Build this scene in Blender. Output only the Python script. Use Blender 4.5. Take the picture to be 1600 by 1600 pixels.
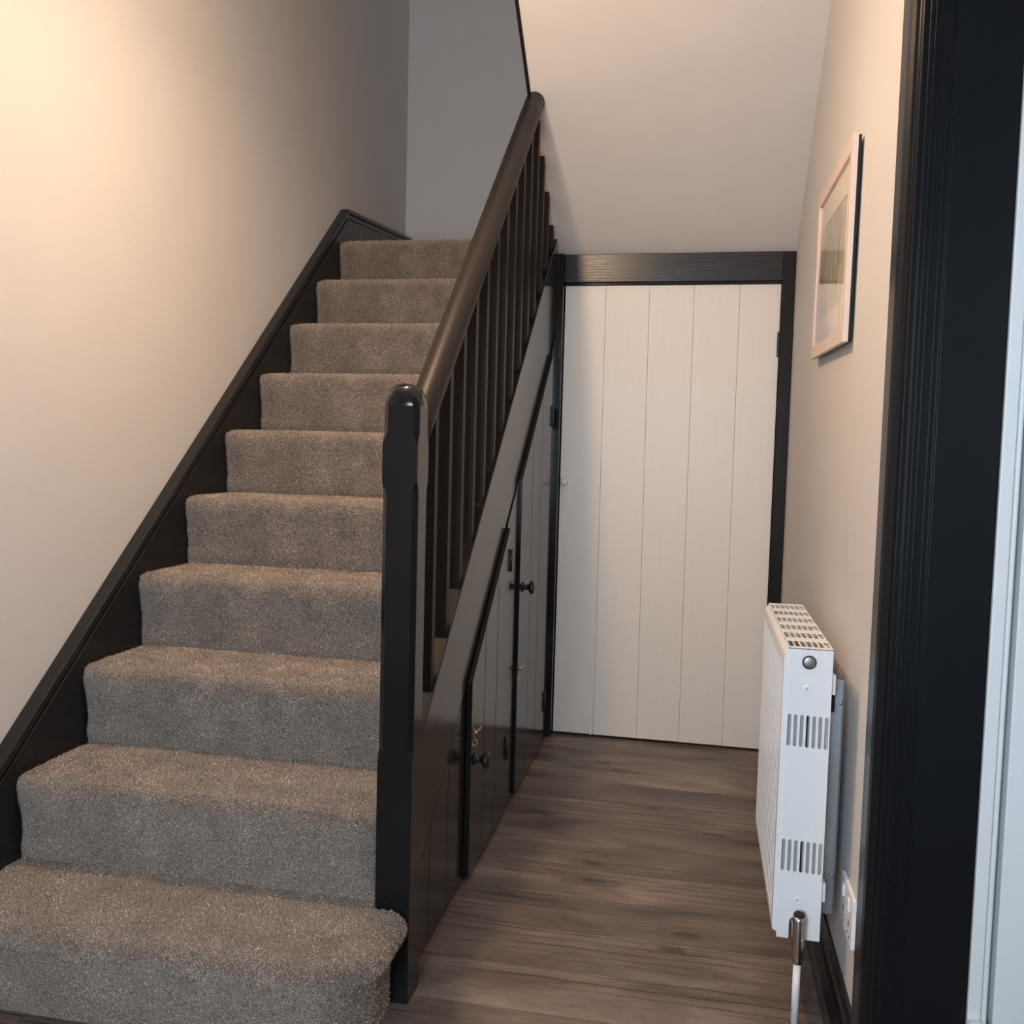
import bpy, bmesh, math, random
import numpy as np
from mathutils import Vector, Matrix
random.seed(7)
for o in list(bpy.data.objects): bpy.data.objects.remove(o, do_unlink=True)
scene = bpy.context.scene
COL = scene.collection

# ------------------------------------------------------------------ camera
CAM = Vector((1.485, -1.569, 1.16)); PITCH, YAW, ROLL, FPX = -0.067, 0.198, 0.026, 1445.3
F_ = Vector((-math.sin(YAW)*math.cos(PITCH), math.cos(YAW)*math.cos(PITCH), math.sin(PITCH)))
R_ = Vector((math.cos(YAW), math.sin(YAW), 0)); U_ = R_.cross(F_)
R2 = R_*math.cos(ROLL) + U_*math.sin(ROLL); U2 = -R_*math.sin(ROLL) + U_*math.cos(ROLL)
cam = bpy.data.cameras.new('camera'); cam.sensor_width = 36; cam.sensor_fit = 'HORIZONTAL'
cam.lens = FPX/1600*36; cam.clip_start = .02
camo = bpy.data.objects.new('camera', cam); COL.objects.link(camo)
m = Matrix((R2, U2, -F_)).transposed().to_4x4(); m.translation = CAM
camo.matrix_world = m; scene.camera = camo

# ------------------------------------------------------------------ light
LAMP = Vector((.82, .33, 2.38))
LAMP_W, DOWN_FILL_W, DOOR_W, ROOM_W, STAIR_FILL_W = 24, 12.5, 62, 33, 2.4
world = bpy.data.worlds.new('world'); scene.world = world; world.use_nodes = True
world.node_tree.nodes['Background'].inputs[0].default_value = (.55, .66, .8, 1)
world.node_tree.nodes['Background'].inputs[1].default_value = .25
def area(name, loc, target, sx, sy, power, col):
    l = bpy.data.lights.new(name, 'AREA'); l.shape = 'RECTANGLE'; l.size = sx; l.size_y = sy
    l.energy = power; l.color = col
    o = bpy.data.objects.new(name, l); COL.objects.link(o); o.location = loc
    o.rotation_euler = (Vector(target)-Vector(loc)).to_track_quat('-Z', 'Y').to_euler()
    return o
area('daylight_front_door', (1.02, -2.36, 1.30), (1.02, 0, 1.25), .62, 1.2, DOOR_W, (.66, .83, 1.0))
area('daylight_room_window', (3.65, -2.36, 1.45), (3.3, 0, 1.2), .9, 1.2, ROOM_W, (.72, .85, 1.0))
area('stairwell_fill', (.75, 2.45, 4.72), (.75, 2.45, 0), .7, .7, STAIR_FILL_W, (.82, .9, 1.0))  # dim fill added for the upstairs light, shining through an invented ceiling opening
vs = scene.view_settings
vs.view_transform = 'Standard'; vs.look = 'None'; vs.exposure = 0.0; vs.gamma = 1.0; vs.use_curve_mapping = False

# ------------------------------------------------------------------ materials
def nodes_mat(name):
    mt = bpy.data.materials.new(name); mt.use_nodes = True
    nt = mt.node_tree; return mt, nt, nt.nodes['Principled BSDF'], nt.links
def ramp(nt, stops):
    r = nt.nodes.new('ShaderNodeValToRGB'); e = r.color_ramp.elements
    while len(e) < len(stops): e.new(.5)
    for i, (p, c) in enumerate(stops): e[i].position = p; e[i].color = (*c, 1)
    return r
def noise(nt, vec, scale, detail=3, rough=.5, dist=0):
    n = nt.nodes.new('ShaderNodeTexNoise'); n.inputs['Scale'].default_value = scale
    n.inputs['Detail'].default_value = detail; n.inputs['Roughness'].default_value = rough
    n.inputs['Distortion'].default_value = dist
    if vec is not None: nt.links.new(vec, n.inputs['Vector'])
    return n
def mapping(nt, scale, coord='Object', loc=None):
    t = nt.nodes.new('ShaderNodeTexCoord'); mp = nt.nodes.new('ShaderNodeMapping')
    mp.inputs['Scale'].default_value = scale
    nt.links.new(t.outputs[coord], mp.inputs['Vector']); return mp
def bump(nt, h, strength, dist, b):
    n = nt.nodes.new('ShaderNodeBump'); n.inputs['Strength'].default_value = strength
    n.inputs['Distance'].default_value = dist
    nt.links.new(h, n.inputs['Height']); nt.links.new(n.outputs[0], b.inputs['Normal']); return n
def mixc(nt, fac, a, b, mode='MIX'):
    n = nt.nodes.new('ShaderNodeMix'); n.data_type = 'RGBA'; n.blend_type = mode
    for s, v in ((0, fac), (6, a), (7, b)):
        if hasattr(v, 'is_output'): nt.links.new(v, n.inputs[s])
        elif s == 0: n.inputs[0].default_value = v
        else: n.inputs[s].default_value = (*v, 1)
    return n.outputs[2]
def paint(name, col, rough, bscale=40, bstr=.05, var=.04, spec=.5):
    mt, nt, b, L = nodes_mat(name)
    mp = mapping(nt, (1, 1, 1))
    n = noise(nt, mp.outputs[0], 6, 4)
    r = ramp(nt, [(.3, tuple(c*(1-var) for c in col)), (.7, tuple(min(1, c*(1+var)) for c in col))])
    L.new(n.outputs[0], r.inputs[0]); L.new(r.outputs[0], b.inputs['Base Color'])
    b.inputs['Roughness'].default_value = rough; b.inputs['Specular IOR Level'].default_value = spec
    n2 = noise(nt, mp.outputs[0], bscale, 4)
    bump(nt, n2.outputs[0], bstr, .01, b)
    return mt
def wood_paint(name, col, rough, bstr, sc=(60, 60, 3)):
    """brush-painted timber: fine vertical brush marks and grain under the paint"""
    mt, nt, b, L = nodes_mat(name)
    mp = mapping(nt, sc); n = noise(nt, mp.outputs[0], 2, 4)
    r = ramp(nt, [(.3, tuple(c*.988 for c in col)), (.7, tuple(min(1, c*1.012) for c in col))])
    L.new(n.outputs[0], r.inputs[0]); L.new(r.outputs[0], b.inputs['Base Color'])
    b.inputs['Roughness'].default_value = rough
    bump(nt, n.outputs[0], bstr, .004, b); return mt
M = {}
M['wall'] = paint('wall_paint', (.66, .625, .60), .75, 60, .06, .012)
M['soffit'] = paint('soffit_paint', (.76, .69, .625), .7, 9, .10, .02)
M['white'] = paint('white_paint', (.80, .79, .77), .42, 50, .04, .012)
M['door_white'] = wood_paint('door_white_paint', (.86, .775, .685), .42, .012)
M['black'] = paint('black_gloss_paint', (.012, .0115, .0125), .20, 45, .07, .1)
M['black_satin'] = paint('black_satin_paint', (.011, .010, .0105), .17, 60, .02, .1, .42)
M['newel_black'] = paint('newel_black_gloss', (.009, .009, .0095), .16, 40, .02, .1, .38)
M['jamb_black'] = paint('door_surround_black', (.009, .0095, .011), .30, 25, .02, .1, .25)
M['black_brown'] = paint('black_gloss_rail_paint', (.015, .0115, .0105), .46, 30, .03, .1, .24)
M['black_brush'] = wood_paint('black_brushed_paint', (.014, .0125, .012), .27, .16, (5, 60, 90))
M['enamel'] = paint('radiator_enamel', (.88, .88, .88), .28, 5, .0, .0)
M['plastic'] = paint('white_plastic', (.82, .81, .79), .35, 5, .0, .0)
M['frame_pink'] = paint('pale_frame_wood', (.74, .60, .52), .45, 30, .05, .04)
def metal(name, col, rough):
    mt, nt, b, L = nodes_mat(name)
    mp = mapping(nt, (1, 1, 1)); n = noise(nt, mp.outputs[0], 120, 3)
    r = ramp(nt, [(.3, tuple(c*.85 for c in col)), (.7, col)]); L.new(n.outputs[0], r.inputs[0])
    L.new(r.outputs[0], b.inputs['Base Color'])
    b.inputs['Metallic'].default_value = 1; b.inputs['Roughness'].default_value = rough; return mt
M['chrome'] = metal('chrome', (.55, .54, .52), .22)
M['plug'] = metal('dull_steel', (.34, .35, .33), .45)
M['galv'] = metal('galvanised_steel', (.42, .45, .47), .5)
M['brass'] = metal('worn_brass', (.62, .50, .40), .3)
M['iron'] = paint('black_painted_iron', (.012, .012, .012), .3, 200, .2, .1)
M['dark'] = paint('dark_void', (.01, .01, .01), .8, 5, 0, 0)
M['convector'] = paint('convector_sheet', (.36, .36, .35), .5, 5, 0, 0)

def carpet_mat():
    mt, nt, b, L = nodes_mat('carpet_pile')
    mp = mapping(nt, (1, 1, 1), 'Object')
    n1 = noise(nt, mp.outputs[0], 330, 2, .7)
    n2 = noise(nt, mp.outputs[0], 14, 3, .6)
    n3 = noise(nt, mp.outputs[0], 150, 2, .6)
    r1 = ramp(nt, [(.28, (.040, .030, .024)), (.44, (.150, .118, .097)), (.56, (.25, .202, .166)), (.74, (.60, .50, .42))])
    L.new(n1.outputs[0], r1.inputs[0])
    r2 = ramp(nt, [(.3, (.80, .79, .78)), (.7, (1.16, 1.14, 1.12))]); L.new(n2.outputs[0], r2.inputs[0])
    c = mixc(nt, 1.0, r1.outputs[0], r2.outputs[0], 'MULTIPLY')
    L.new(c, b.inputs['Base Color'])
    b.inputs['Roughness'].default_value = .95; b.inputs['Specular IOR Level'].default_value = .1
    b.inputs['Sheen Weight'].default_value = .55; b.inputs['Sheen Roughness'].default_value = .45; b.inputs['Sheen Tint'].default_value = (1, .86, .74, 1)
    add = nt.nodes.new('ShaderNodeMath'); add.operation = 'ADD'
    L.new(n1.outputs[0], add.inputs[0]); L.new(n3.outputs[0], add.inputs[1])
    bump(nt, add.outputs[0], .9, .006, b)
    return mt
M['carpet'] = carpet_mat()
def fibre_mat():
    mt, nt, b, L = nodes_mat('carpet_fibre')
    mp = mapping(nt, (1, 1, 1), 'Object')
    n1 = noise(nt, mp.outputs[0], 210, 2, .7); n2 = noise(nt, mp.outputs[0], 13, 3, .6)
    r1 = ramp(nt, [(.34, (.07, .049, .036)), (.46, (.36, .275, .212)), (.54, (.58, .456, .358)), (.66, (.94, .80, .67))])
    L.new(n1.outputs[0], r1.inputs[0])
    r2 = ramp(nt, [(.32, (.74, .73, .72)), (.68, (1.18, 1.17, 1.16))]); L.new(n2.outputs[0], r2.inputs[0])
    L.new(mixc(nt, 1.0, r1.outputs[0], r2.outputs[0], 'MULTIPLY'), b.inputs['Base Color'])
    b.inputs['Roughness'].default_value = .8; b.inputs['Specular IOR Level'].default_value = .15
    return mt
M['fibre'] = fibre_mat()

def plank_mat():
    mt, nt, b, L = nodes_mat('floor_plank_laminate')
    tc = nt.nodes.new('ShaderNodeTexCoord'); oi = nt.nodes.new('ShaderNodeObjectInfo')
    off = nt.nodes.new('ShaderNodeVectorMath'); off.operation = 'SCALE'
    cmb = nt.nodes.new('ShaderNodeCombineXYZ')
    for i in range(3): L.new(oi.outputs['Random'], cmb.inputs[i])
    L.new(cmb.outputs[0], off.inputs[0]); off.inputs['Scale'].default_value = 37
    ad = nt.nodes.new('ShaderNodeVectorMath'); L.new(tc.outputs['Object'], ad.inputs[0]); L.new(off.outputs[0], ad.inputs[1])
    def mp(scale):
        m_ = nt.nodes.new('ShaderNodeMapping'); m_.inputs['Scale'].default_value = scale
        L.new(ad.outputs[0], m_.inputs['Vector']); return m_.outputs[0]
    broad = noise(nt, mp((2.2, 9, 1)), 1.0, 4, .55, .8)
    grain = noise(nt, mp((5, 90, 1)), 1.6, 5, .6, 1.2)
    fine = noise(nt, mp((22, 420, 1)), 1.5, 2, .6)
    ring = nt.nodes.new('ShaderNodeTexWave'); ring.wave_type = 'BANDS'; ring.bands_direction = 'Y'
    ring.inputs['Scale'].default_value = 11; ring.inputs['Distortion'].default_value = 11
    ring.inputs['Detail'].default_value = 4; ring.inputs['Detail Scale'].default_value = .32; ring.inputs['Detail Roughness'].default_value = .62
    L.new(mp((.16, 1, 1)), ring.inputs['Vector'])
    base = ramp(nt, [(.28, (.082, .064, .056)), (.42, (.140, .108, .092)), (.54, (.195, .150, .124)), (.70, (.300, .238, .198))])
    L.new(broad.outputs[0], base.inputs[0])
    gr = ramp(nt, [(.30, (.62, .60, .58)), (.48, (1, 1, 1)), (.72, (1.16, 1.15, 1.14))]); L.new(grain.outputs[0], gr.inputs[0])
    c = mixc(nt, .75, base.outputs[0], gr.outputs[0], 'MULTIPLY')
    fr = ramp(nt, [(.35, (.74, .72, .70)), (.55, (1.06, 1.06, 1.06))]); L.new(fine.outputs[0], fr.inputs[0])
    c = mixc(nt, .8, c, fr.outputs[0], 'MULTIPLY')
    rr = ramp(nt, [(.0, (.40, .37, .35)), (.035, (.72, .69, .67)), (.10, (1, 1, 1)), (1, (1.04, 1.04, 1.04))]); L.new(ring.outputs[0], rr.inputs[0])
    msk = noise(nt, mp((1.1, 4, 1)), 1.3, 2, .5); mr = ramp(nt, [(.42, (0, 0, 0)), (.60, (1, 1, 1))]); L.new(msk.outputs[0], mr.inputs[0])
    c = mixc(nt, mr.outputs[0], c, mixc(nt, 1, c, rr.outputs[0], 'MULTIPLY'))
    vo = nt.nodes.new('ShaderNodeTexVoronoi'); vo.inputs['Scale'].default_value = 1.0; vo.voronoi_dimensions = '2D'
    wn = noise(nt, mp((30, 60, 1)), 1, 2); wv = nt.nodes.new('ShaderNodeVectorMath'); wv.operation = 'SCALE'; wv.inputs['Scale'].default_value = .10
    L.new(wn.outputs['Color'], wv.inputs[0]); wa = nt.nodes.new('ShaderNodeVectorMath'); L.new(mp((1.7, 4.2, 1)), wa.inputs[0]); L.new(wv.outputs[0], wa.inputs[1])
    L.new(wa.outputs[0], vo.inputs['Vector'])
    kr = ramp(nt, [(.0, (.22, .18, .16)), (.045, (.38, .33, .30)), (.075, (.95, .93, .9)), (.10, (.7, .66, .62)), (.16, (1, 1, 1))]); L.new(vo.outputs['Distance'], kr.inputs[0])
    c = mixc(nt, .85, c, kr.outputs[0], 'MULTIPLY')
    tone = ramp(nt, [(0, (.84, .84, .86)), (1, (1.20, 1.18, 1.16))]); L.new(oi.outputs['Random'], tone.inputs[0])
    c = mixc(nt, 1, c, tone.outputs[0], 'MULTIPLY')
    L.new(c, b.inputs['Base Color']); b.inputs['Roughness'].default_value = .42
    bump(nt, grain.outputs[0], .06, .003, b)
    return mt
M['plank'] = plank_mat()
def glass_mat(name, refl):
    mt = bpy.data.materials.new(name); mt.use_nodes = True; nt = mt.node_tree; nt.nodes.clear()
    o = nt.nodes.new('ShaderNodeOutputMaterial'); t = nt.nodes.new('ShaderNodeBsdfTransparent')
    g = nt.nodes.new('ShaderNodeBsdfGlossy'); g.inputs['Roughness'].default_value = .02; g.inputs['Color'].default_value = (1, 1, 1, 1)
    f = nt.nodes.new('ShaderNodeFresnel'); f.inputs['IOR'].default_value = refl
    mx = nt.nodes.new('ShaderNodeMixShader')
    nt.links.new(f.outputs[0], mx.inputs[0]); nt.links.new(t.outputs[0], mx.inputs[1]); nt.links.new(g.outputs[0], mx.inputs[2])
    nt.links.new(mx.outputs[0], o.inputs[0]); return mt
M['glass'] = glass_mat('clear_glass', 1.5)
def emis(name, col, s):
    mt, nt, b, L = nodes_mat(name); b.inputs['Base Color'].default_value = (*col, 1)
    b.inputs['Emission Color'].default_value = (*col, 1); b.inputs['Emission Strength'].default_value = s; return mt
def print_mat():
    """pale watercolour print: off-white paper with a soft grey-green tree-like wash"""
    mt, nt, b, L = nodes_mat('watercolour_print')
    mp = mapping(nt, (1, 3.2, 3.2), 'Object'); n = noise(nt, mp.outputs[0], 2.2, 5, .6, .8)
    mp2 = mapping(nt, (1, 16, 5), 'Object'); n2 = noise(nt, mp2.outputs[0], 1.6, 4, .6, 1.5)
    g = nt.nodes.new('ShaderNodeTexGradient'); g.gradient_type = 'SPHERICAL'
    mp3 = mapping(nt, (1, 3.4, 3.2), 'Object'); L.new(mp3.outputs[0], g.inputs[0]); mp3.inputs['Location'].default_value = (0, 0, -.75)
    r = ramp(nt, [(.35, (.36, .38, .31)), (.5, (.60, .60, .52)), (.65, (.76, .73, .65))]); L.new(n2.outputs[0], r.inputs[0])
    k = nt.nodes.new('ShaderNodeMath'); k.operation = 'MULTIPLY'; L.new(g.outputs['Fac'], k.inputs[0]); k.inputs[1].default_value = 1.9; k.use_clamp = True
    c = mixc(nt, k.outputs[0], (.82, .78, .70), r.outputs[0])
    L.new(c, b.inputs['Base Color']); b.inputs['Roughness'].default_value = .6; return mt
M['print'] = print_mat()
M['mount'] = paint('mount_board', (.86, .82, .75), .7, 60, .03, .01)

# ------------------------------------------------------------------ mesh helpers
WLOC = {}
class MB:
    def __init__(s): s.v = []; s.f = []; s.sm = []
    def add(s, vs, fs, smooth=False):
        b = len(s.v); s.v += [tuple(v) for v in vs]; s.f += [tuple(b+i for i in f) for f in fs]; s.sm += [smooth]*len(fs); return s
    def box(s, x0, x1, y0, y1, z0, z1):
        vs = [(x, y, z) for x in (x0, x1) for y in (y0, y1) for z in (z0, z1)]
        return s.add(vs, [(0, 1, 3, 2), (4, 6, 7, 5), (0, 4, 5, 1), (2, 3, 7, 6), (0, 2, 6, 4), (1, 5, 7, 3)])
    def prism(s, poly, axis, a, b):
        """poly: 2D points, extruded along axis from a to b. axis x: poly is (y,z); y: (x,z); z: (x,y)"""
        def p3(p, t): return {'x': (t, p[0], p[1]), 'y': (p[0], t, p[1]), 'z': (p[0], p[1], t)}[axis]
        n = len(poly); vs = [p3(p, a) for p in poly] + [p3(p, b) for p in poly]
        fs = [tuple(range(n))[::-1], tuple(range(n, 2*n))] + [(i, (i+1) % n, n+(i+1) % n, n+i) for i in range(n)]
        return s.add(vs, fs)
    def lathe(s, prof, c, axis='z', n=24):
        """prof: (radius, height) pairs along axis from point c"""
        c = Vector(c); A = {'x': Vector((1, 0, 0)), '-x': Vector((-1, 0, 0)), 'y': Vector((0, 1, 0)), '-y': Vector((0, -1, 0)), 'z': Vector((0, 0, 1))}[axis]
        u = A.orthogonal().normalized(); w = A.cross(u); vs = []; fs = []
        for r, h in prof:
            for i in range(n):
                t = 2*math.pi*i/n; vs.append(c+A*h+(u*math.cos(t)+w*math.sin(t))*r)
        for k in range(len(prof)-1):
            for i in range(n): j = (i+1) % n; fs.append((k*n+i, k*n+j, (k+1)*n+j, (k+1)*n+i))
        fs.append(tuple(range(n))[::-1]); fs.append(tuple((len(prof)-1)*n+i for i in range(n)))
        return s.add(vs, fs, True)
    def tube(s, pts, r, n=14):
        pts = [Vector(p) for p in pts]; vs = []; fs = []; u = None
        for i, p in enumerate(pts):
            d = (pts[min(i+1, len(pts)-1)]-pts[max(i-1, 0)]).normalized()
            if u is None: u = d.orthogonal().normalized()
            u = (u-d*u.dot(d)).normalized(); w = d.cross(u)
            for k in range(n): t = 2*math.pi*k/n; vs.append(p+(u*math.cos(t)+w*math.sin(t))*r)
        for i in range(len(pts)-1):
            for k in range(n): j = (k+1) % n; fs.append((i*n+k, i*n+j, (i+1)*n+j, (i+1)*n+k))
        fs.append(tuple(range(n))[::-1]); fs.append(tuple((len(pts)-1)*n+k for k in range(n)))
        return s.add(vs, fs, True)
    def sweep(s, sec, pts, closed=True, smooth=False):
        """sec(p,i) -> list of 3D points at station i"""
        rings = [sec(p, i) for i, p in enumerate(pts)]; n = len(rings[0]); vs = [v for r in rings for v in r]; fs = []
        for i in range(len(rings)-1):
            for k in range(n): j = (k+1) % n; fs.append((i*n+k, i*n+j, (i+1)*n+j, (i+1)*n+k))
        fs.append(tuple(range(n))[::-1]); fs.append(tuple((len(rings)-1)*n+k for k in range(n)))
        return s.add(vs, fs, smooth)
    def build(s, name, mat, parent=None, bevel=0, seg=2, org=None, smooth_angle=None):
        xs = list(zip(*s.v))
        o3 = Vector(org) if org else Vector(((min(xs[0])+max(xs[0]))/2, (min(xs[1])+max(xs[1]))/2, min(xs[2])))
        me = bpy.data.meshes.new(name); me.from_pydata([tuple(Vector(v)-o3) for v in s.v], [], s.f)
        me.polygons.foreach_set('use_smooth', s.sm)
        bm = bmesh.new(); bm.from_mesh(me); bmesh.ops.recalc_face_normals(bm, faces=bm.faces); bm.to_mesh(me); bm.free()
        me.materials.append(M[mat] if isinstance(mat, str) else mat)
        o = bpy.data.objects.new(name, me); link(o, o3, parent)
        if bevel:
            b = o.modifiers.new('bevel', 'BEVEL'); b.width = bevel; b.segments = seg; b.limit_method = 'ANGLE'; b.angle_limit = math.radians(40)
        return o
def link(o, w, parent=None):
    COL.objects.link(o); w = Vector(w)
    WLOC[o] = w
    if parent: o.parent = parent; o.location = w-WLOC[parent]
    else: o.location = w
    return o
def empty(name, loc, label=None, cat=None, kind=None, group=None):
    o = bpy.data.objects.new(name, None); o.empty_display_size = .05; link(o, loc); return tag(o, label, cat, kind, group)
def tag(o, label=None, cat=None, kind=None, group=None):
    for k, v in (('label', label), ('category', cat), ('kind', kind), ('group', group)):
        if v: o[k] = v
    return o
def copy_to(o, w, parent):
    c = o.copy(); return link(c, w, parent)
def plate(outer, holes, axis, a, b):
    """flat sheet with real holes, extruded from a to b along axis; returns MB"""
    bm = bmesh.new(); edges = []
    for loop in [outer]+holes:
        vs = [bm.verts.new((p[0], p[1], 0)) for p in loop]
        for i in range(len(vs)): edges.append(bm.edges.new((vs[i], vs[(i+1) % len(vs)])))
    bmesh.ops.triangle_fill(bm, use_beauty=True, use_dissolve=False, edges=edges)
    bm.verts.index_update()
    def p3(p, t): return {'x': (t, p[0], p[1]), 'y': (p[0], t, p[1]), 'z': (p[0], p[1], t)}[axis]
    V = [v.co[:2] for v in bm.verts]; n = len(V); mb = MB()
    vs = [p3(p, a) for p in V]+[p3(p, b) for p in V]; fs = []
    for f in bm.faces:
        idx = [v.index for v in f.verts]; fs.append(tuple(idx)); fs.append(tuple(i+n for i in reversed(idx)))
    for e in bm.edges:
        if len(e.link_faces) == 1: i, j = e.verts[0].index, e.verts[1].index; fs.append((i, j, j+n, i+n))
    bm.free(); return mb.add(vs, fs)
def slot(cx, cz, w, h, n=5):
    r = w/2; pts = []
    for s in (1, -1):
        for i in range(n+1):
            t = math.pi*i/n + (0 if s == 1 else math.pi); pts.append((cx+r*math.cos(t), cz+s*(h/2-r)+r*math.sin(t)))
    return pts

# ------------------------------------------------------------------ dimensions
RISE, GO = .20, .233
SL = RISE/GO
XL, XR = -.03, 1.815            # hall side walls
YF, YB = -2.2, 2.14             # front wall, plane of the under-stair door
YFAR, ZT = 3.03, 4.7            # far wall of the stairwell, upper ceiling
CW = .86                        # carpet width
def soff(y): return 1.94+.776*(2.13-y)

# ------------------------------------------------------------------ shell
fl = tag(MB().box(XL-.12, 4.6, YF-.15, 3.2, -.06, -.004).build('floor', 'dark'), 'grey-brown wood-effect plank floor running across the hall', 'floor', 'structure')
def plank(x0, x1, y0, y1):
    return MB().box(x0+.0004, x1-.0004, y0+.0010, y1-.0010, -.010, 0).build('plank', 'plank', fl)
PW = .171; y = .421-PW*18; i = 0; meshes = {}
while y < YB+.02:
    y1 = y+PW
    if y < .25:
        cut = [XL, (.35, .78, .12, .60, .95)[i % 5], XR+.01] if y1 < -.04 else [XL, .2, XR+.01]
    else: cut = [.70, XR+.01]
    for a, b in zip(cut, cut[1:]):
        key = (round(b-a, 3))
        if key in meshes: copy_to(meshes[key], ((a+b)/2, (y+y1)/2, -.010), fl)
        else: meshes[key] = plank(a, b, y, y1)
    y = y1; i += 1
# doorway threshold & room boards beyond
for k in range(8):
    a = -.98+k*PW
    plank(XR+.01, 4.4, a, a+PW)

tag(MB().box(XL-.12, XL, YF-.15, YFAR+.12, 0, ZT).build('wall_left', 'wall'), 'smooth warm off-white plaster wall beside the carpeted stairs', 'wall', 'structure')
tag(MB().box(XL, 2.0, YFAR, YFAR+.12, 0, ZT).build('wall_back', 'wall'), 'shaded off-white wall at the top of the stairs', 'wall', 'structure')
# right wall with doorway from y=-.80 to .0, z up to 2.06
DY0, DY1, DZ, WT = -.80, .004, 2.06, .13
w = MB().box(XR, XR+WT, DY1+.02, YFAR, 0, ZT).box(XR, XR+WT, YF-.15, DY0-.02, 0, ZT).box(XR, XR+WT, DY0-.02, DY1+.02, DZ+.02, ZT)
tag(w.build('wall_right', 'wall'), 'off-white wall with the picture and the radiator', 'wall', 'structure')
# front wall (behind the viewer) with a half-glazed front door
FX = 1.02
w = MB().box(XL, FX-.44, YF-.15, YF, 0, 2.72).box(FX+.44, XR, YF-.15, YF, 0, 2.72).box(FX-.44, FX+.44, YF-.15, YF, 2.10, 2.72)
tag(w.build('wall_front', 'wall'), 'off-white wall around the front door', 'wall', 'structure')
d3 = empty('door_3', (FX, YF-.1, 0), 'white front door with one tall clear glass pane', 'door', 'structure')
MB().box(FX-.44, FX-.32, YF-.10, YF-.05, 0, 2.10).box(FX+.32, FX+.44, YF-.10, YF-.05, 0, 2.10).box(FX-.32, FX+.32, YF-.10, YF-.05, 1.97, 2.10).box(FX-.32, FX+.32, YF-.10, YF-.05, 0, .72).build('door_frame', 'white', d3, .003)
MB().box(FX-.32, FX+.32, YF-.078, YF-.072, .72, 1.97).build('pane', 'glass', d3)
# ceilings
tag(MB().prism([(XL, YF-.15), (XR, YF-.15), (XR, 1.14), (.868, 1.14), (.868, .75), (XL, .75)], 'z', 2.72, 2.86).build('ceiling', 'white'), 'white hall ceiling', 'ceiling', 'structure')
w = MB().box(XL-.12, 1.95, .63, 2.10, ZT, ZT+.1).box(XL-.12, 1.95, 2.80, YFAR+.12, ZT, ZT+.1).box(XL-.12, .40, 2.10, 2.80, ZT, ZT+.1).box(1.10, 1.95, 2.10, 2.80, ZT, ZT+.1)
tag(w.build('ceiling_upper', 'white'), 'white ceiling above the stairwell', 'ceiling', 'structure')
wf = tag(MB().box(.40, .44, 2.10, 2.80, ZT-.02, ZT+.06).box(1.06, 1.10, 2.10, 2.80, ZT-.02, ZT+.06).box(.44, 1.06, 2.10, 2.14, ZT-.02, ZT+.06).box(.44, 1.06, 2.76, 2.80, ZT-.02, ZT+.06).build('added_opening', 'white'), 'added white-framed ceiling opening for the stairwell fill light', 'window', 'structure')  # invented opening, unseen, added to let the fill into the stairwell
tag(MB().box(XL, XR, .63, .75, 2.86, ZT).build('wall_upper', 'wall'), 'off-white wall of the upper landing', 'wall', 'structure')
# sloping soffit under the returning upper flight
y0, y1 = 1.13, 2.15
tag(MB().prism([(y1, soff(y1)), (y0, soff(y0)), (y0, soff(y0)+.05), (y1, soff(y1)+.05)], 'x', .880, XR+.005).build('ceiling_slope', 'soffit'), 'sloping plastered underside of the upper stair flight', 'ceiling', 'structure')
# black outer string of the upper flight: its lower edge shows beside the slope
yb = .76
tag(MB().prism([(2.13, soff(2.13)-.006), (yb, soff(yb)-.006), (yb, soff(yb)+.28), (2.13, soff(2.13)+.28)], 'x', .868, .8795).build('trim_1', 'black_brown', bevel=.002), 'black edge board of the upper stair flight', 'trim', 'structure')
tag(MB().prism([(yb, soff(yb)+.28), (2.13, soff(2.13)+.28), (2.13, 4.0), (yb, 4.0)], 'x', .869, .8795).build('wall_flight', 'wall'), 'off-white partition above the upper flight', 'wall', 'structure')

# ------------------------------------------------------------------ room beyond the right-hand doorway
X2 = XR+WT
tag(MB().box(4.4, 4.5, YF-.15, 1.0, 0, 2.7).box(X2, 4.5, 1.0, 1.1, 0, 2.7).box(X2, 3.15, YF-.15, YF, 0, 2.7).box(4.15, 4.5, YF-.15, YF, 0, 2.7).box(3.15, 4.15, YF-.15, YF, 0, .85).box(3.15, 4.15, YF-.15, YF, 2.05, 2.7).build('wall_room', 'wall'), 'pale wall of the room beyond the doorway', 'wall', 'structure')
tag(MB().box(X2, 4.5, YF-.15, 1.1, 2.7, 2.8).build('ceiling_room', 'white'), 'white ceiling of the room beyond the doorway', 'ceiling', 'structure')
w2 = empty('window_2', (3.65, YF-.1, .85), 'white window of the room beyond the doorway', 'window', 'structure')
MB().box(3.15, 3.22, YF-.1, YF-.04, .85, 2.05).box(4.08, 4.15, YF-.1, YF-.04, .85, 2.05).box(3.22, 4.08, YF-.1, YF-.04, .85, .92).box(3.22, 4.08, YF-.1, YF-.04, 1.98, 2.05).box(3.62, 3.68, YF-.1, YF-.04, .92, 1.98).build('window_frame', 'white', w2, .003)
for a, b in ((3.22, 3.62), (3.68, 4.08)): MB().box(a, b, YF-.073, YF-.067, .92, 1.98).build('pane', 'glass', w2)

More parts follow.
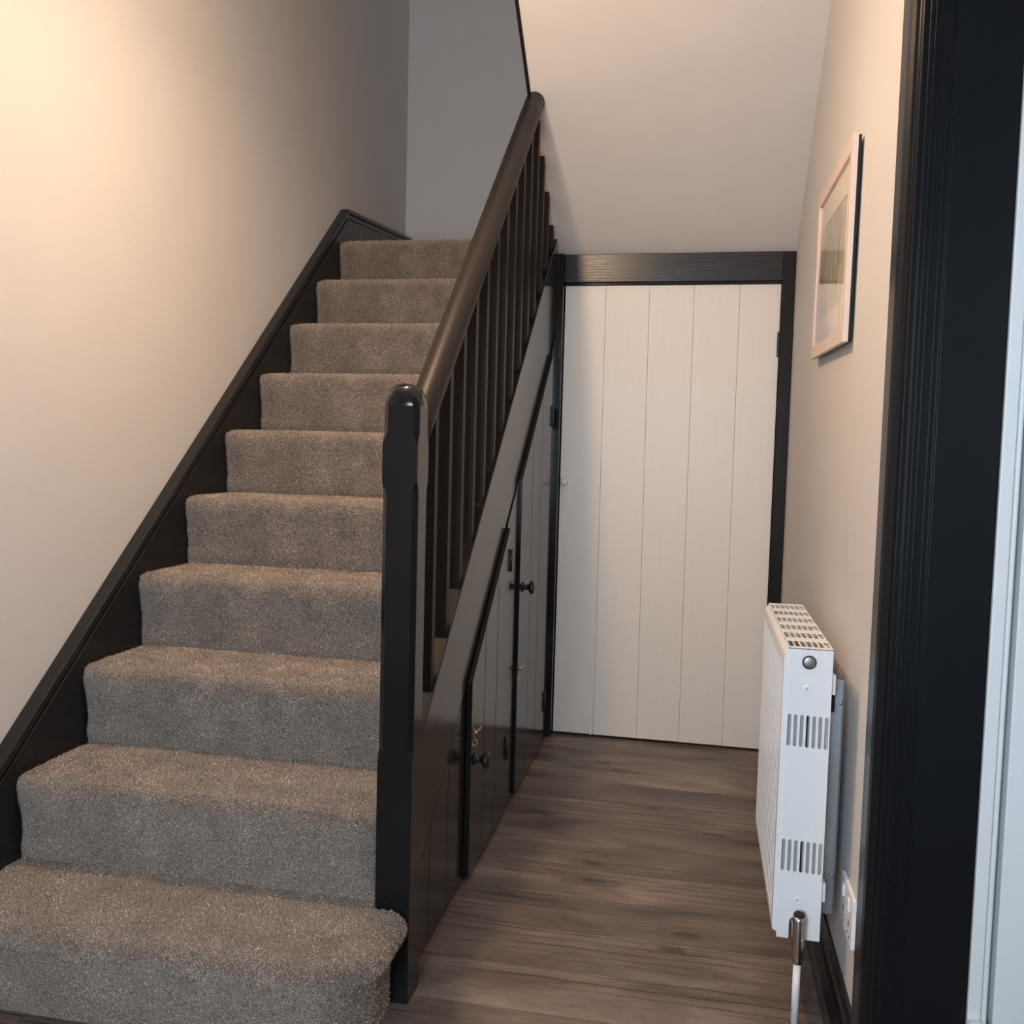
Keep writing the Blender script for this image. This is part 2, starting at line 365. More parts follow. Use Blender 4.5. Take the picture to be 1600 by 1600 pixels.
# doorway trim: moulded black architrave, black lining with stop beads
tr = empty('trim_2', (XR, DY1, 0), 'black gloss moulded door surround at the right edge', 'trim', 'structure')
prof = [(.0, 0), (.0, .026), (.015, .026), (.0155, .0235), (.019, .0235), (.0195, .027), (.030, .0278), (.060, .0278), (.074, .026), (.080, .021), (.083, .0155), (.105, .0145), (.105, 0)]
def arch(y_out, sgn):   # profile (distance across the face, proud of wall)
    return [(XR-p, y_out-sgn*u) for u, p in prof]
MB().prism(arch(.115, 1), 'z', 0, DZ+.012).build('architrave', 'jamb_black', tr, .0012)
MB().prism(arch(DY0-.115, -1), 'z', 0, DZ+.012).build('architrave', 'jamb_black', tr, .0012)
MB().prism([(XR-p, DZ+.115-u) for u, p in prof], 'y', DY0-.115, .115).build('architrave_head', 'jamb_black', tr, .0012)
for yy, s in ((DY1, 1), (DY0, -1)):
    MB().box(XR-.006, X2, min(yy, yy+s*.022), max(yy, yy+s*.022), 0, DZ).build('lining', 'jamb_black', tr, .0015)
MB().box(XR-.006, X2, DY0, DY1, DZ, DZ+.02).build('lining', 'jamb_black', tr, .0015)
for a, b in ((1.8165, 1.8195), (1.8245, 1.8275), (1.838, 1.841), (1.846, 1.849)):
    MB().box(a, b, DY1-.003, DY1+.002, 0, DZ).build('bead', 'jamb_black', tr, .0008)
MB().box(1.849, X2, DY1-.004, DY1+.002, 0, DZ).build('stop', 'jamb_black', tr, .001)
# white room-side post and the open white door behind it
tw = empty('trim_3', (1.96, 0, 0), 'white moulded post at the far right beside the open white door', 'trim', 'structure')
MB().box(X2+.0005, 1.9655, -.006, .03, 0, DZ+.08).build('post', 'white', tw, .002)
MB().box(1.9665, 1.9745, -.006, .03, 0, DZ+.08).build('bead', 'white', tw, .0035, 3)
MB().prism([(X2-.004, .0), (1.992, .0), (1.992, .232), (1.988, .246), (1.978, .256), (1.960, .262), (1.945, .260), (X2-.004, .250)], 'y', -.020, -.0065).build('plinth', 'white', tw, .003)
d2 = empty('door_2', (2.36, .02, 0), 'white open room door at the far right edge', 'door', 'structure')
ds = MB().box(1.984, 2.74, -.003, .036, .01, DZ-.03).build('slab', 'white', d2, .002)
MB().box(2.10, 2.62, -.006, -.002, 1.15, 1.92).box(2.10, 2.62, -.006, -.002, .2, .95).build('panel_moulding', 'white', d2, .002)
MB().lathe([(.012, 0), (.012, .03), (.026, .04), (.028, .052), (.02, .062), (.004, .065)], (2.68, -.003, 1.0), '-y', 20).build('knob', 'chrome', d2)

# skirting on the right wall
bs = tag(MB().prism([(XR, .0), (XR, .100), (XR-.008, .100), (XR-.015, .092), (XR-.018, .084), (XR-.018, .050), (XR-.036, .048), (XR-.036, 0)], 'y', .1155, YB-.012).build('baseboard_right', 'black', bevel=.0012), 'black gloss skirting board under the radiator', 'baseboard', 'structure')
tag(MB().prism([(XR, .0), (XR, .118), (XR-.008, .118), (XR-.018, .098), (XR-.018, 0)], 'y', YF, DY0-.1155).build('baseboard_right_near', 'black', bevel=.0012), 'black gloss skirting board beside the front door', 'baseboard', 'structure')
tag(MB().box(XL, XL+.018, YF, -.09, 0, .12).build('baseboard_left', 'black', bevel=.0015), 'black gloss skirting board at the foot of the stairs', 'baseboard', 'structure')

# ------------------------------------------------------------------ staircase
st = empty('staircase', (.43, 1.0, 0), 'flight of ten grey-brown carpeted steps with black strings, spindles and rounded handrail', 'staircase')
def step_profile(k, n_over=.022, rad=.026):
    """carpet outline from riser foot, round the nosing, along the tread (y,z)"""
    y0 = (k-1)*GO; z0 = (k-1)*RISE; z1 = k*RISE; yn = y0-n_over
    P = [(y0+.004, z0-.004), (y0+.001, z0+.006), (y0-.002, z0+.02)]
    for t in (.3, .5, .7, .85): P.append((y0-.002+(yn+.002-y0+.0)*t**1.6, z0+.02+(RISE-.02-1.5*rad)*t))
    P.append((yn, z1-1.35*rad))
    for i in range(1, 7):
        a = math.pi/2*i/6; P.append((yn+rad*(1-math.cos(a)), z1-rad*1.2+rad*1.2*math.sin(a)))
    return P
def rnd(x, y): return (math.sin(x*23.1+y*7.7)+math.sin(x*9.3-y*15.1+1.3)+math.sin(x*41+y*31))/3
def step(k):
    P = step_profile(k); ye = k*GO+.012
    ny = 8
    last = P[-1][0]
    for i in range(1, ny+1): P.append((last+(ye-last)*i/ny, k*RISE-(.003 if i == ny and k < 10 else 0)))
    xe = CW if k < 10 else CW
    NX = 44; mb = MB(); vs = []; fs = []; nP = len(P)
    for i in range(NX+1):
        x = xe*i/NX
        e = min(i, NX-i); drop = {0: .010, 1: .003}.get(e, 0)
        xo = x
        for j, (yy, zz) in enumerate(P):
            d = .0025*rnd(x*1.3+k*3.1, j*.35+k)
            inn = 1 if 3 <= j <= 16 else 0
            vs.append((xo, yy+d+drop*inn*.8, zz+(d*.5 if j > 8 else 0)-(drop*.5 if j > 10 else 0)))
    for i in range(NX):
        for j in range(nP-1): a = i*nP+j; fs.append((a, a+1, a+nP+1, a+nP))
    mb.add(vs, fs, True)
    # closed underside and ends
    zb = (k-1)*RISE-.004
    b0 = [(0, P[-1][0], zb), (xe, P[-1][0], zb)]
    n0 = len(mb.v); mb.v += b0
    mb.f += [(0, n0, n0+1, NX*nP), (nP-1, NX*nP+nP-1, n0+1, n0)]; mb.sm += [False, False]
    mb.f += [tuple(range(nP))+(n0,), tuple(NX*nP+j for j in range(nP))+(n0+1,)]; mb.sm += [False, False]
    return mb.build('step', 'carpet', st)
# bottom bullnose step
def bull(off):
    """plan outline of step 1, inset by off: left end, front, rounded corner, right end at newel"""
    pts = [(0, .25), (0, -.032+off)]
    for i in range(1, 30): pts.append((.80*i/30, -.032+off))
    r = .132-off
    for i in range(0, 17): a = -math.pi/2+math.pi/2*i/16; pts.append((.80+r*math.cos(a), .10+r*math.sin(a)))
    pts += [(.80+r, .14), (.80+r, .18), (.80+r-.002, .207)]
    return pts
def step_one_b():
    lev = [(.0, .034), (.01, .035), (.05, .036), (.09, .035), (.12, .031), (.138, .024), (.143, .014), (.150, .005), (.162, .0), (.176, .002), (.188, .009), (.196, .020), (.2, .036)]
    mb = MB(); rings = []
    for z, o in lev:
        rings.append([(x, yy+.0018*rnd(x*2, z*9), z+(.002*rnd(x*3+2, yy*4) if .1 < z else 0)) for x, yy in bull(o)])
    # tread: shrink the top ring towards its back edge so that the surface closes cleanly
    base = rings[-1]
    for t in (.25, .5, .75, 1.0):
        rings.append([(x, yy+(.25-yy)*t if x < CW else yy+(.207-yy)*t, .2+.001*rnd(x*2, t*2)) for x, yy, z in base])
    n = len(rings[0]); vs = [v for r in rings for v in r]; fs = []
    for k in range(len(rings)-1):
        for i in range(n-1): a = k*n+i; fs.append((a, a+1, a+n+1, a+n))
    mb.add(vs, fs, True)
    return mb.build('step', 'carpet', st)
step_one_b()
for k in range(2, 11): step(k)
# rest of the carpeted half landing, right of the flight
tag(MB().box(0.001, XR-.001, 2.342, YFAR-.001, 1.93, 2.0).build('floor_landing', 'carpet'), 'carpeted half landing at the top of the stairs', 'landing', 'structure')

# pile: short fibres on the carpet surface
def pile(stepo, k, dens=105000, ln=.0058, wd=.0027):
    me = stepo.data; me.calc_loop_triangles(); rng = np.random.default_rng(100+k)
    nv_ = len(me.vertices); co = np.empty(nv_*3); me.vertices.foreach_get('co', co); co = co.reshape(-1, 3)
    nt_ = len(me.loop_triangles); tv = np.empty(nt_*3, dtype=np.int32); me.loop_triangles.foreach_get('vertices', tv); tv = tv.reshape(-1, 3)
    pi_ = np.empty(nt_, dtype=np.int32); me.loop_triangles.foreach_get('polygon_index', pi_)
    sm = np.empty(len(me.polygons), dtype=bool); me.polygons.foreach_get('use_smooth', sm)
    tv = tv[sm[pi_]]
    A, B, C_ = co[tv[:, 0]], co[tv[:, 1]], co[tv[:, 2]]; N = np.cross(B-A, C_-A); ar = np.linalg.norm(N, axis=1)/2
    ok = ar > 1e-9; A, B, C_, N, ar = A[ok], B[ok], C_[ok], N[ok], ar[ok]; N = N/np.linalg.norm(N, axis=1)[:, None]
    n = int(ar.sum()*dens); idx = rng.choice(len(ar), n, p=ar/ar.sum())
    u, v = rng.random(n), rng.random(n); f = u+v > 1; u[f] = 1-u[f]; v[f] = 1-v[f]
    P = A[idx]+(B[idx]-A[idx])*u[:, None]+(C_[idx]-A[idx])*v[:, None]; Nn = N[idx]
    r = rng.normal(size=(n, 3)); T = np.cross(Nn, r); T /= np.linalg.norm(T, axis=1)[:, None]
    lean = rng.normal(size=(n, 3))*.38; lean[:, 2] -= .10
    D = Nn+lean; D /= np.linalg.norm(D, axis=1)[:, None]
    L_ = ln*(.7+.6*rng.random(n))[:, None]; W = wd*(.6+.7*rng.random(n))[:, None]/2
    P = P-Nn*.002
    V = np.empty((n, 3, 3)); V[:, 0] = P-T*W; V[:, 1] = P+T*W; V[:, 2] = P+D*L_
    m2 = bpy.data.meshes.new('pile'); m2.vertices.add(n*3); m2.vertices.foreach_set('co', V.reshape(-1))
    m2.loops.add(n*3); m2.loops.foreach_set('vertex_index', np.arange(n*3, dtype=np.int32))
    m2.polygons.add(n); m2.polygons.foreach_set('loop_start', np.arange(0, n*3, 3, dtype=np.int32))
    m2.update(calc_edges=True); m2.materials.append(M['fibre'])
    o = bpy.data.objects.new('pile', m2); link(o, WLOC[stepo], stepo); o['kind'] = 'stuff'
for q, so_ in enumerate([c for c in st.children if c.name.startswith('step')]):
    pile(so_, q, 130000 if q < 5 else 105000)

# wall string with a bead along its top
def zs(y): return SL*y+.288
ya, yb_, yc, ym = -.07, 2.158, YFAR-.002, 2.335
def zl(y): return zs(yb_)+(2.215-zs(yb_))*(y-yb_)/(YFAR-yb_)
ws = MB().prism([(ya, 0), (2.2, .0), (ym, 1.9), (ym, zl(ym)), (yb_, zs(yb_)), (ya, zs(ya))], 'x', XL, 0).build('wall_string', 'black', st, .002)
lb = tag(MB().prism([(ym+.001, 1.9), (yc, 1.9), (yc, zl(yc)), (ym+.001, zl(ym))], 'x', XL, 0).build('baseboard_landing', 'black', bevel=.001), 'black skirting board along the half landing', 'baseboard', 'structure')
def bead_path(off0, off1, x0, x1, name):
    MB().prism([(ya-.004, zs(ya)-off0), (yb_+.002, zs(yb_)-off0), (yb_+.002, zs(yb_)-off1-.002), (ya-.004, zs(ya)-off1)], 'x', x0, x1).build(name, 'black', ws, .003, 3)
    for p0, p1, par in ((yb_-.004, ym, ws), (ym+.0005, yc, lb)):
        MB().prism([(p0, zl(p0)-off0*.75), (p1, zl(p1)-off0*.75), (p1, zl(p1)-off1*.75), (p0, zl(p0)-off1*.75)], 'x', x0, x1).build(name, 'black', par, .002, 2)
bead_path(-.008, .014, XL+.001, .010, 'capping')
bead_path(.034, .044, -.002, .004, 'bead')

# outer string: face towards the hall
def zt(y): return SL*y+.212
def zb_(y): return .735+.821*(y-1.0)
XS = .907
os_ = MB().prism([(.285, zt(.285)), (2.085, zt(2.085)), (2.085, zb_(2.085)), (.285, zb_(.285)+.01)], 'x', CW+.002, XS).build('outer_string', 'black_satin', st, .0025)

# ------------------------------------------------------------------ balustrade
ba = st
NX0, NX1, NY0, NY1 = .857, .932, .212, .290
def newel():
    cx, cy, hx, hy = (NX0+NX1)/2, (NY0+NY1)/2, (NX1-NX0)/2, (NY1-NY0)/2
    def ring(z, c, s=1.0):
        a, b = hx*s, hy*s; c = min(max(c, .0012), a*.55, b*.55)
        return [(cx+px, cy+py, z) for px, py in ((-a+c, -b), (a-c, -b), (a, -b+c), (a, b-c), (a-c, b), (-a+c, b), (-a, b-c), (-a, -b+c))]
    L = [(0, .001), (.50, .001), (.515, .003), (.535, .011), (1.055, .011), (1.075, .009), (1.088, .003), (1.095, .001), (1.165, .001), (1.172, .003), (1.186, .010), (1.20, .0115), (1.243, .0115)]
    rings = [ring(z, c) for z, c in L]
    for i in range(1, 13):
        t = i/12; a = math.pi/2*t
        rings.append(ring(1.243+.046*math.sin(a), .0115+.010*t, max(.02, math.cos(a)**.66)))
    mb = MB(); n = 8; vs = [v for r in rings for v in r]; fs = []
    for k in range(len(rings)-1):
        for i in range(n): j = (i+1) % n; fs.append((k*n+i, k*n+j, (k+1)*n+j, (k+1)*n+i))
    fs += [tuple(range(n))[::-1], tuple((len(rings)-1)*n+i for i in range(n))]
    mb.add(vs, fs)
    nf = len(mb.f)
    for q in range(13*n-n, nf): mb.sm[q] = q >= 12*n
    return mb.build('newel_post', 'newel_black', ba, .0012, 1)
newel()
# handrail: rounded section swept up the pitch
RC, RX, RS = .903, .891, .896
def zr(y): return RS*y+RC
pit = math.atan(RS); nv = Vector((0, -math.sin(pit), math.cos(pit)))
def rail_sec(y, i):
    out = []; n = 26; c = Vector((RX, y, zr(y)))
    for k in range(n):
        t = 2*math.pi*k/n; u, v = .0325*math.cos(t), .0355*math.sin(t)
        if v < -.027: v = -.027
        p = c+Vector((1, 0, 0))*u+nv*v
        out.append(p)
    return out
def rail():
    ys = [NY1-.03+i*(1.70-NY1+.03)/16 for i in range(17)]
    mb = MB().sweep(rail_sec, ys, smooth=True)
    # mitre the ends: lower end vertical on the newel, upper end along the slope
    n = 26
    for k in range(n):
        x, y, z = mb.v[k]; dy = (NY1-.006)-y; mb.v[k] = (x, y+dy, z+dy*RS)
        x, y, z = mb.v[16*n+k]; t = (soff(y)-.003-z)/(RS+.776); mb.v[16*n+k] = (x, y+t, z+t*RS)
    return mb.build('handrail', 'black_brown', ba)
rail()
BW, BD = .033, .026
nb = 0; y = .330
bx0, bx1 = .900-BW, .900
while y < 2.06:
    yb1 = y+BD
    top = min(zr(y)-.020, soff(y)-.004 if soff(y) < zr(y) else 9)
    mb = MB(); z0, z0b = zt(y)-.012, zt(yb1)-.012
    tb = min(zr(yb1)-.020, soff(yb1)-.008)
    tf = min(zr(y)-.020, soff(y)-.008)
    mb.add([(bx0, y, z0), (bx1, y, z0), (bx1, yb1, z0b), (bx0, yb1, z0b), (bx0, y, tf), (bx1, y, tf), (bx1, yb1, tb), (bx0, yb1, tb)],
           [(0, 3, 2, 1), (4, 5, 6, 7), (0, 1, 5, 4), (1, 2, 6, 5), (2, 3, 7, 6), (3, 0, 4, 7)])
    mb.build('baluster', 'black_brown', ba, .0012, 1); y += .1198; nb += 1

# ------------------------------------------------------------------ under-stair cupboard
cu = empty('understairs_cupboard', (.9, 1.2, 0), 'black tongue-and-groove cupboard front under the stairs with two small doors', 'cupboard')
MB().prism([(.292, 0), (2.085, 0), (2.085, zb_(2.085)-.001), (.292, max(.02, zb_(.292)-.001))], 'x', .868, .886).build('carcass', 'black_satin', cu)
XP = .905
def vplank(y0, y1, x0, x1, parent, top, mat='black_satin', z0=.004, name='plank', bev=.002):
    t0, t1 = top(y0), top(y1)
    return MB().prism([(y0, z0), (y1, z0), (y1, t1), (y0, t0)], 'x', x0, x1).build(name, mat, parent, bev)
for a, b in ((.294, .452), (.4525, .6055), (.606, .772)):
    vplank(a, b, .888, XP, cu, lambda q: max(.03, zb_(q)-.001))
XD = .921
dtop = lambda q: zb_(q)-.004
def knob(y, z, par):
    MB().lathe([(.017, 0), (.017, .003), (.010, .006), (.0085, .014), (.0105, .021), (.021, .027), (.0235, .033), (.020, .039), (.008, .042)], (XD, y, z), 'x', 20).build('knob', 'iron', par)
def hinge(y, z, par, h=.07):
    hg = MB().box(XD, XD+.002, y-.016, y+.016, z-h/2, z+h/2).build('hinge', 'iron', par, .0006, 1)
    MB().lathe([(.0042, 0), (.0042, h)], (XD+.0035, y, z-h/2), 'z', 10).build('hinge_pin', 'iron', hg)
def cdoor(b0, hy):
    d = bpy.data.objects.new('cupboard_door', None); d.empty_display_size = .05
    link(d, (XD, (b0[0]+b0[-1])/2, .01), cu)
    for a, b in zip(b0, b0[1:]): vplank(a+.0016, b-.0016, XP+.001, XD, d, dtop, z0=.012, bev=.0012)
    return d
d1 = cdoor([.772, .921, 1.076, 1.230], 1.23)
tag(d1, 'lower small cupboard door near the newel post')
dm = vplank(1.2325, 1.397, XP+.001, XD-.010, cu, lambda q: dtop(q)+.004, z0=.004)
d_2 = cdoor([1.402, 1.594, 1.768, 1.972], 1.97)
tag(d_2, 'taller cupboard door next to the white plank door')
for dd, yk, zk in ((d1, .815, .325), (d_2, 1.455, .703)):
    knob(yk, zk, dd)
for dd, yk, zk in ((d1, .785, .405), (d_2, 1.40, .437)):
    c = MB().box(XD, XD+.003, yk, yk+.014, zk-.014, zk+.010).build('turn_catch', 'brass', dd, .001, 1)
    MB().lathe([(.0065, 0), (.0065, .007), (.003, .010)], (XD+.003, yk+.007, zk), 'x', 12).build('screw', 'brass', c)
    MB().tube([(XD+.008, yk+.008, zk), (XD+.009, yk+.03, zk), (XD+.009, yk+.062, zk-.001)], .003, 8).build('turn_button', 'brass', c)
    ob = MB(); pts = [(XD+.006+.007*math.cos(t), yk+.002, zk-.026+.009*math.sin(t)) for t in [2*math.pi*i/14 for i in range(15)]]
    ob.tube(pts, .0018, 6).build('ring', 'brass', c)
hinge(1.231, .818, d1); hinge(1.236, .222, d1)
hinge(1.975, 1.292, d_2, .08); hinge(1.975, .175, d_2, .08)
MB().prism([(1.976, .0), (2.085, .0), (2.085, dtop(2.085)), (1.976, dtop(1.976))], 'x', .888, XP+.010).build('stile', 'black_satin', cu, .002)

# ------------------------------------------------------------------ white plank door and its black frame
t4 = empty('trim_4', (1.37, YB-.01, 0), 'black painted frame around the white plank door', 'trim', 'structure')
MB().box(.885, .934, 2.088, 2.155, 0, 1.935).build('post', 'black_satin', t4, .002)
MB().box(1.768, XR-.001, 2.110, 2.155, 0, 1.935).build('post', 'black_satin', t4, .002)
MB().box(.9345, 1.7675, 2.108, 2.155, 1.826, 1.935).build('lintel', 'black_brush', t4, .002)
MB().box(.9345, 1.7675, 2.1195, 2.155, 1.818, 1.8255).build('stop', 'black_satin', t4, .001)
MB().box(.90, XR, 2.19, 2.21, 0, 1.95).build('backing', 'dark', t4)
d0 = empty('door_1', (1.35, 2.14, 0), 'low white plank door at the end of the hall', 'door', 'structure')
bd = [(.9365, .9285), (1.103, 1.0985), (1.279, 1.2685), (1.4465, 1.4405), (1.616, 1.613), (1.766, 1.766)]
for k in range(5):
    (a0, a1), (b0, b1) = bd[k], bd[k+1]
    if k == 0: a0 = a1 = .937
    w_ = MB(); y0, y1 = 2.130+(.0006, 0, .0009, .0002, .0005)[k], 2.152
    w_.prism([(a0+.0003, .012-.0005*k), (b0-.0003, .012-.0005*k), (b1-.0003, 1.8165), (a1+.0003, 1.8165)], 'y', y0, y1)
    w_.build('plank', 'door_white', d0, .0014, 2)
MB().lathe([(.010, 0), (.010, .006), (.0075, .010), (.008, .016), (.0145, .022), (.0155, .028), (.012, .033), (.004, .0345)], (.957, 2.1295, 1.039), '-y', 24).build('knob', 'plastic', d0)
MB().box(1.084, 1.1015, 2.1265, 2.1305, .02, .095).box(1.0885, 1.098, 2.1215, 2.1265, .012, .034).build('bolt', 'door_white', d0, .001, 1)
MB().box(1.758, 1.7665, 2.1225, 2.1295, 1.54, 1.635).build('hinge', 'iron', d0, .001, 1)
MB().box(1.758, 1.7665, 2.1225, 2.1295, .27, .365).build('hinge', 'iron', d0, .001, 1)

# ------------------------------------------------------------------ radiator
RX0, RX1, RY0, RY1, RZ0, RZ1 = 1.672, 1.762, .343, .913, .178, .778
ra = empty('radiator', ((RX0+RX1)/2, (RY0+RY1)/2, 0), 'white ribbed panel radiator with slotted grille on the right-hand wall', 'radiator')
# near end cover: slots and a bottom notch
ex0, ex1 = 1.677, RX1
xs_ = [ex0+.0065+i*.0120 for i in range(7)]
holes = [slot(x, .611-.0004*i, .0068, .066) for i, x in enumerate(xs_)] + [slot(x, .352-.0004*i, .0068, .066) for i, x in enumerate(xs_)]
ncx = 1.7155; notch = [(ncx-.0145, RZ0), (ncx-.0145, .212)]+[(ncx+.0145*math.cos(math.pi-math.pi*i/8), .212+.0145*math.sin(math.pi*i/8)) for i in range(1, 8)]+[(ncx+.0145, .212), (ncx+.0145, RZ0)]
plate([(ex0, RZ0)]+notch+[(ex1, RZ0), (ex1, RZ1), (ex0, RZ1)], holes, 'y', RY0, RY0+.0018).build('end_panel', 'enamel', ra)
plate([(ex0, RZ0), (ex1, RZ0), (ex1, RZ1), (ex0, RZ1)], [slot(x, .61, .0068, .066) for x in xs_]+[slot(x, .35, .0068, .066) for x in xs_], 'y', RY1-.0018, RY1).build('end_panel', 'enamel', ra)
# top grille
gr = MB(); ny = 6; py = (RY1-RY0)/ny
for i in range(8):
    cx = ex0+.0015+i*(ex1-ex0-.003)/7; gr.box(cx-.0014 if i else ex0, cx+.0014 if i < 7 else ex1, RY0, RY1, RZ1-.0016, RZ1+.0006)
for j in range(ny+1):
    cy = RY0+py*j; gr.box(ex0, ex1, max(RY0, cy-py*.17), min(RY1, cy+py*.17), RZ1-.0012, RZ1+.0010)
gr.build('top_grille', 'enamel', ra)
# ribbed front panel
fp = MB(); vs = []; fs = []; NR = 17; pitch = (RY1-RY0-.03)/NR
prof_y = []
for i in range(NR):
    ys = RY0+.015+i*pitch
    for u, d in ((.0, 0), (.58, 0), (.63, .011), (.95, .011), (.995, 0)): prof_y.append((ys+u*pitch, d))
prof_y = [(RY0+.001, .0)]+prof_y+[(RY1-.001, 0)]
rows = [(RZ0+.012, .006), (RZ0+.016, 0), (RZ0+.03, 0), (RZ0+.036, 1), (RZ1-.048, 1), (RZ1-.040, 0), (RZ1-.026, 0), (RZ1-.014, .0012), (RZ1-.004, .0075)]
for z, mode in rows:
    for yy, d in prof_y: vs.append((RX0-.004+(d if mode == 1 else (mode if mode < 1 else 0)), yy, z))
n = len(prof_y)
for k in range(len(rows)-1):
    for i in range(n-1): a = k*n+i; fs.append((a, a+1, a+n+1, a+n))
b0 = len(vs)
for z in (RZ0+.012, RZ1-.004):
    for yy in (RY0+.001, RY1-.001): vs.append((RX0+.008, yy, z))
fs += [(b0, b0+1, b0+3, b0+2), tuple(range(n))+(b0+1, b0), tuple((len(rows)-1)*n+i for i in range(n))[::-1]+(b0+2, b0+3)]
fs += [tuple(k*n for k in range(len(rows)))+(b0+2, b0), tuple(k*n+n-1 for k in range(len(rows)))+(b0+3, b0+1)]
fp.add(vs, fs); fp.build('front_panel', 'enamel', ra, .0006, 1)
MB().box(RX1-.010, RX1-.002, RY0+.014, RY1-.004, RZ0+.012, RZ1-.006).build('back_panel', 'enamel', ra, .002)
cv = MB(); x0c, x1c = RX0+.010, RX1-.014; nfold = 22
for i in range(nfold):
    yy = RY0+.02+i*(RY1-RY0-.05)/nfold
    for xa, xb in ((x0c, x0c+.026), (x1c-.026, x1c)): cv.box(xa, xb, yy, yy+.0012, RZ0+.04, RZ1-.075); cv.box(xa if i % 2 else xb-.001, xa+.001 if i % 2 else xb, yy, yy+.02, RZ0+.04, RZ1-.075)
cv.build('convector_fins', 'convector', ra)
MB().box(x0c, 1.7155, RY0+.006, RY0+.008, RZ0+.05, RZ1-.08).box(1.7235, x1c+.008, RY0+.006, RY0+.008, RZ0+.05, RZ1-.08).build('convector_end', 'convector', ra)
pl = MB().lathe([(.0138, 0), (.0138, .003), (.0118, .0035), (.0115, .002), (.011, .002)], (1.7165, RY0, .751), '-y', 28).build('blanking_plug', 'iron', ra)
MB().lathe([(.0114, 0), (.0114, .0026), (.0106, .0031), (.001, .0032)], (1.7165, RY0-.0015, .751), '-y', 24).build('plug_face', 'plug', pl)
for z in (.697, .259):
    s_ = MB().lathe([(.0072, 0), (.0072, .0018), (.0058, .0026), (.0052, .0010), (.002, .0010)], (1.7155, RY0, z), '-y', 20).build('screw', 'enamel', ra)
    MB().lathe([(.0013, 0), (.0013, .0006)], (1.7155, RY0-.0011, z), '-y', 8).build('screw_hole', 'dark', s_)
# valve and pipe
vx, vy = 1.7175, .318
va = MB().lathe([(.0082, .110), (.0095, .112), (.0105, .118), (.0105, .135), (.0118, .138), (.0118, .148), (.0128, .152), (.0135, .190), (.0142, .198), (.0138, .206), (.0110, .209)], (vx, vy, .03), 'z', 26).build('valve', 'chrome', ra)
MB().lathe([(.0108, 0), (.0112, .004), (.0095, .007), (.004, .008)], (vx, vy, .2385), 'z', 22).build('valve_cap', 'dark', va)
MB().lathe([(.0085, 0), (.0085, .012), (.0125, .012), (.0125, .030)], (vx, vy+.006, .212), 'y', 20).build('valve_tail', 'chrome', va)
MB().lathe([(.0011, 0), (.0015, .001), (.0004, .0016)], (vx+.006, vy-.0125, .196), '-y', 8).build('valve_stud', 'enamel', va)
MB().lathe([(.0075, 0), (.0075, .145)], (vx, vy, .001), 'z', 18).build('pipe', 'plastic', ra)
MB().lathe([(.022, 0), (.021, .003), (.015, .008), (.009, .010), (.0083, .013)], (vx, vy, .0005), 'z', 24).build('pipe_collar', 'chrome', ra)
# wall bracket
br = MB().box(1.766, 1.795, .412, .4135, .205, .705).box(1.7935, 1.795, .398, .4135, .205, .700).build('bracket', 'galv', ra, .0006, 1)
MB().prism(slot(1.775, .655, .008, .040), 'y', .4105, .4122).build('bracket_slot', 'dark', br)
for z in (.655, .29): MB().lathe([(.003, 0), (.003, .003), (.0015, .004)], (1.7905, .412, z), '-y', 10).build('bracket_screw', 'chrome', br)
for z in (.685, .255): MB().box(1.7625, 1.771, .356, .380, z, z+.040).build('bracket_clip', 'plastic', br, .001, 1)
MB().box(1.763, 1.80, .66, .69, .22, .70).build('bracket', 'galv', ra, .001, 1)

# socket behind the radiator, half hidden by the door surround
so = empty('wall_socket', (XR, .32, .265), 'white plastic wall socket low down beside the black door surround', 'socket')
MB().box(XR-.009, XR-.0003, .250, .386, .215, .315).build('face_plate', 'plastic', so, .003, 3)
for yy in (.285, .352):
    rk = MB().box(XR-.013, XR-.0085, yy-.008, yy+.008, .278, .302).build('switch', 'plastic', so, .0015)
    MB().box(XR-.0095, XR-.0088, yy-.003, yy+.003, .246, .258).box(XR-.0095, XR-.0088, yy-.014, yy-.009, .228, .233).box(XR-.0095, XR-.0088, yy+.009, yy+.014, .228, .233).build('pin_holes', 'dark', so)

# ------------------------------------------------------------------ picture
pf = empty('picture', (XR, .955, 1.434), 'pale pink wooden framed print hanging above the radiator', 'picture')
PY0, PY1, PZ0, PZ1 = .645, 1.262, 1.434, 1.8885
fw, fd = .033, .020
fx0, fx1 = XR-fd-.004, XR-.004
for a in (((PY0, PZ0), (PY1, PZ0), (PY1-fw, PZ0+fw), (PY0+fw, PZ0+fw)), ((PY0, PZ1), (PY1, PZ1), (PY1-fw, PZ1-fw), (PY0+fw, PZ1-fw)),
          ((PY0, PZ0), (PY0+fw, PZ0+fw), (PY0+fw, PZ1-fw), (PY0, PZ1)), ((PY1, PZ0), (PY1-fw, PZ0+fw), (PY1-fw, PZ1-fw), (PY1, PZ1))):
    MB().prism(list(a), 'x', fx0, fx0+.012).build('frame_bar', 'frame_pink', pf, .0012)
iy0, iy1, iz0, iz1 = PY0+fw-.004, PY1-fw+.004, PZ0+fw-.004, PZ1-fw+.004
mw = .075
my0, my1, mz0, mz1 = iy0+mw, iy1-mw, iz0+mw, iz1-mw
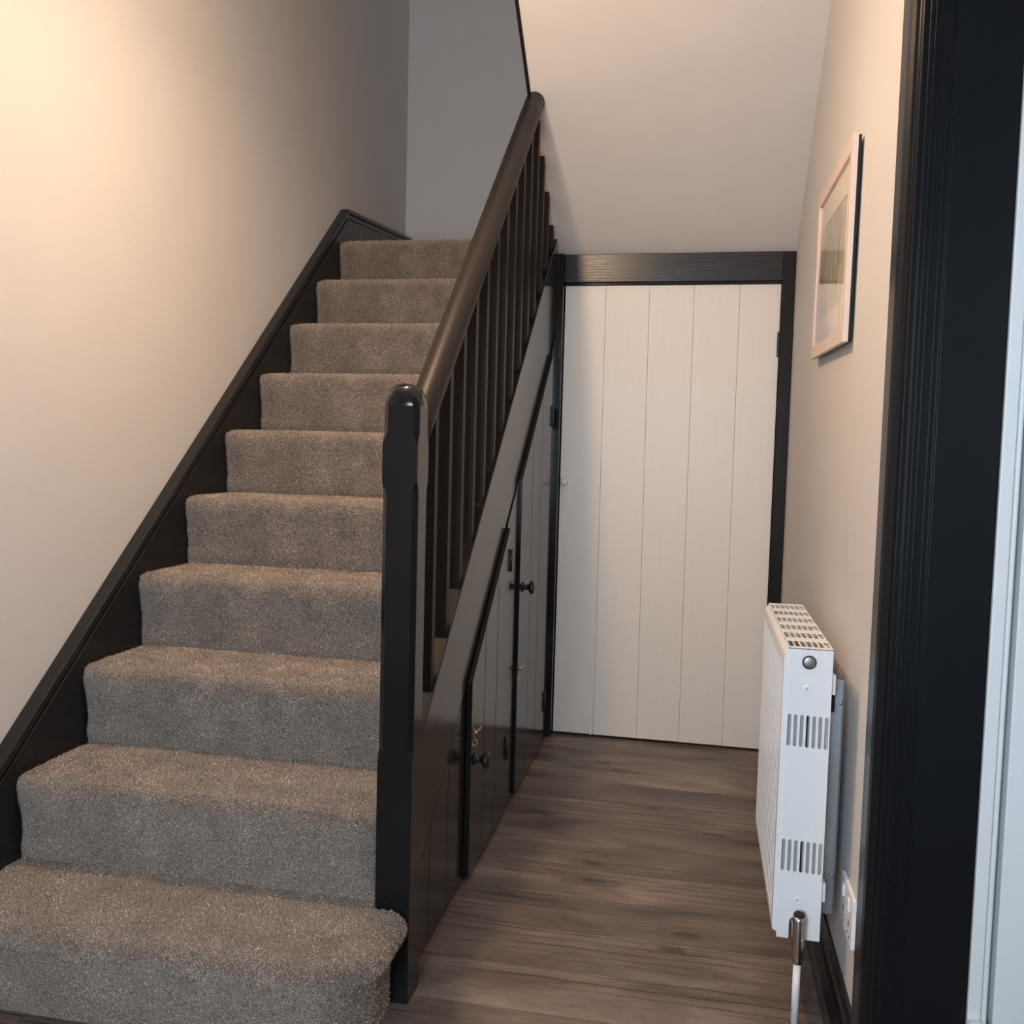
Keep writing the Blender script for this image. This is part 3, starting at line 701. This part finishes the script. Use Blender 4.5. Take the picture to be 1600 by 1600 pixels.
plate([(iy0, iz0), (iy1, iz0), (iy1, iz1), (iy0, iz1)], [[(my0, mz0), (my1, mz0), (my1, mz1), (my0, mz1)]], 'x', fx0+.0075, fx0+.0095).build('mount', 'mount', pf)
MB().box(fx0+.0096, fx0+.0121, iy0, iy1, iz0, iz1).build('print', 'print', pf)
pg = MB().add([(fx0+.005, iy0, iz0), (fx0+.005, iy0, iz1), (fx0+.005, iy1, iz1), (fx0+.005, iy1, iz0)], [(0, 1, 2, 3)]).build('glass', glass_mat('picture_glass', 1.35), pf)
if pg.data.polygons[0].normal.x > 0: pg.data.flip_normals()
MB().box(fx0+.0122, fx0+.018, PY0+.001, PY1-.001, PZ0+.002, PZ1-.002).build('shaded_back_board', 'dark', pf)  # board coloured black to stand in for the shadow along the frame's side

pf.rotation_euler.x = math.radians(2.1)

# ------------------------------------------------------------------ ceiling lamp (out of view above)
lp = empty('ceiling_lamp', (LAMP.x, LAMP.y, 2.4), 'opal glass globe pendant under the hall ceiling', 'lamp')
MB().lathe([(.05, 0), (.05, .012), (.02, .03), (.008, .035)], (LAMP.x, LAMP.y, 2.685), 'z', 24).build('ceiling_rose', 'white', lp)
MB().lathe([(.006, 0), (.006, .12)], (LAMP.x, LAMP.y, 2.57), 'z', 10).build('stem', 'chrome', lp)
MB().lathe([(.075*math.sin(math.pi*i/14)+.001, .075-.075*math.cos(math.pi*i/14)) for i in range(15)], (LAMP.x, LAMP.y, LAMP.z-.075), 'z', 28).build('globe', glass_mat('opal_globe', 1.02), lp)
l = bpy.data.lights.new('lamp_bulb', 'POINT'); l.energy = LAMP_W; l.color = (1.0, .68, .42); l.shadow_soft_size = .03
lo = bpy.data.objects.new('lamp_bulb', l); COL.objects.link(lo); lo.location = LAMP
l2 = bpy.data.lights.new('lamp_down_fill', 'AREA'); l2.shape = 'DISK'; l2.size = .08; l2.energy = DOWN_FILL_W; l2.color = (1.0, .68, .42)  # extra disc added under the bulb to brighten treads and floor
lo2 = bpy.data.objects.new('lamp_down_fill', l2); COL.objects.link(lo2); lo2.location = LAMP-Vector((0, 0, .05))
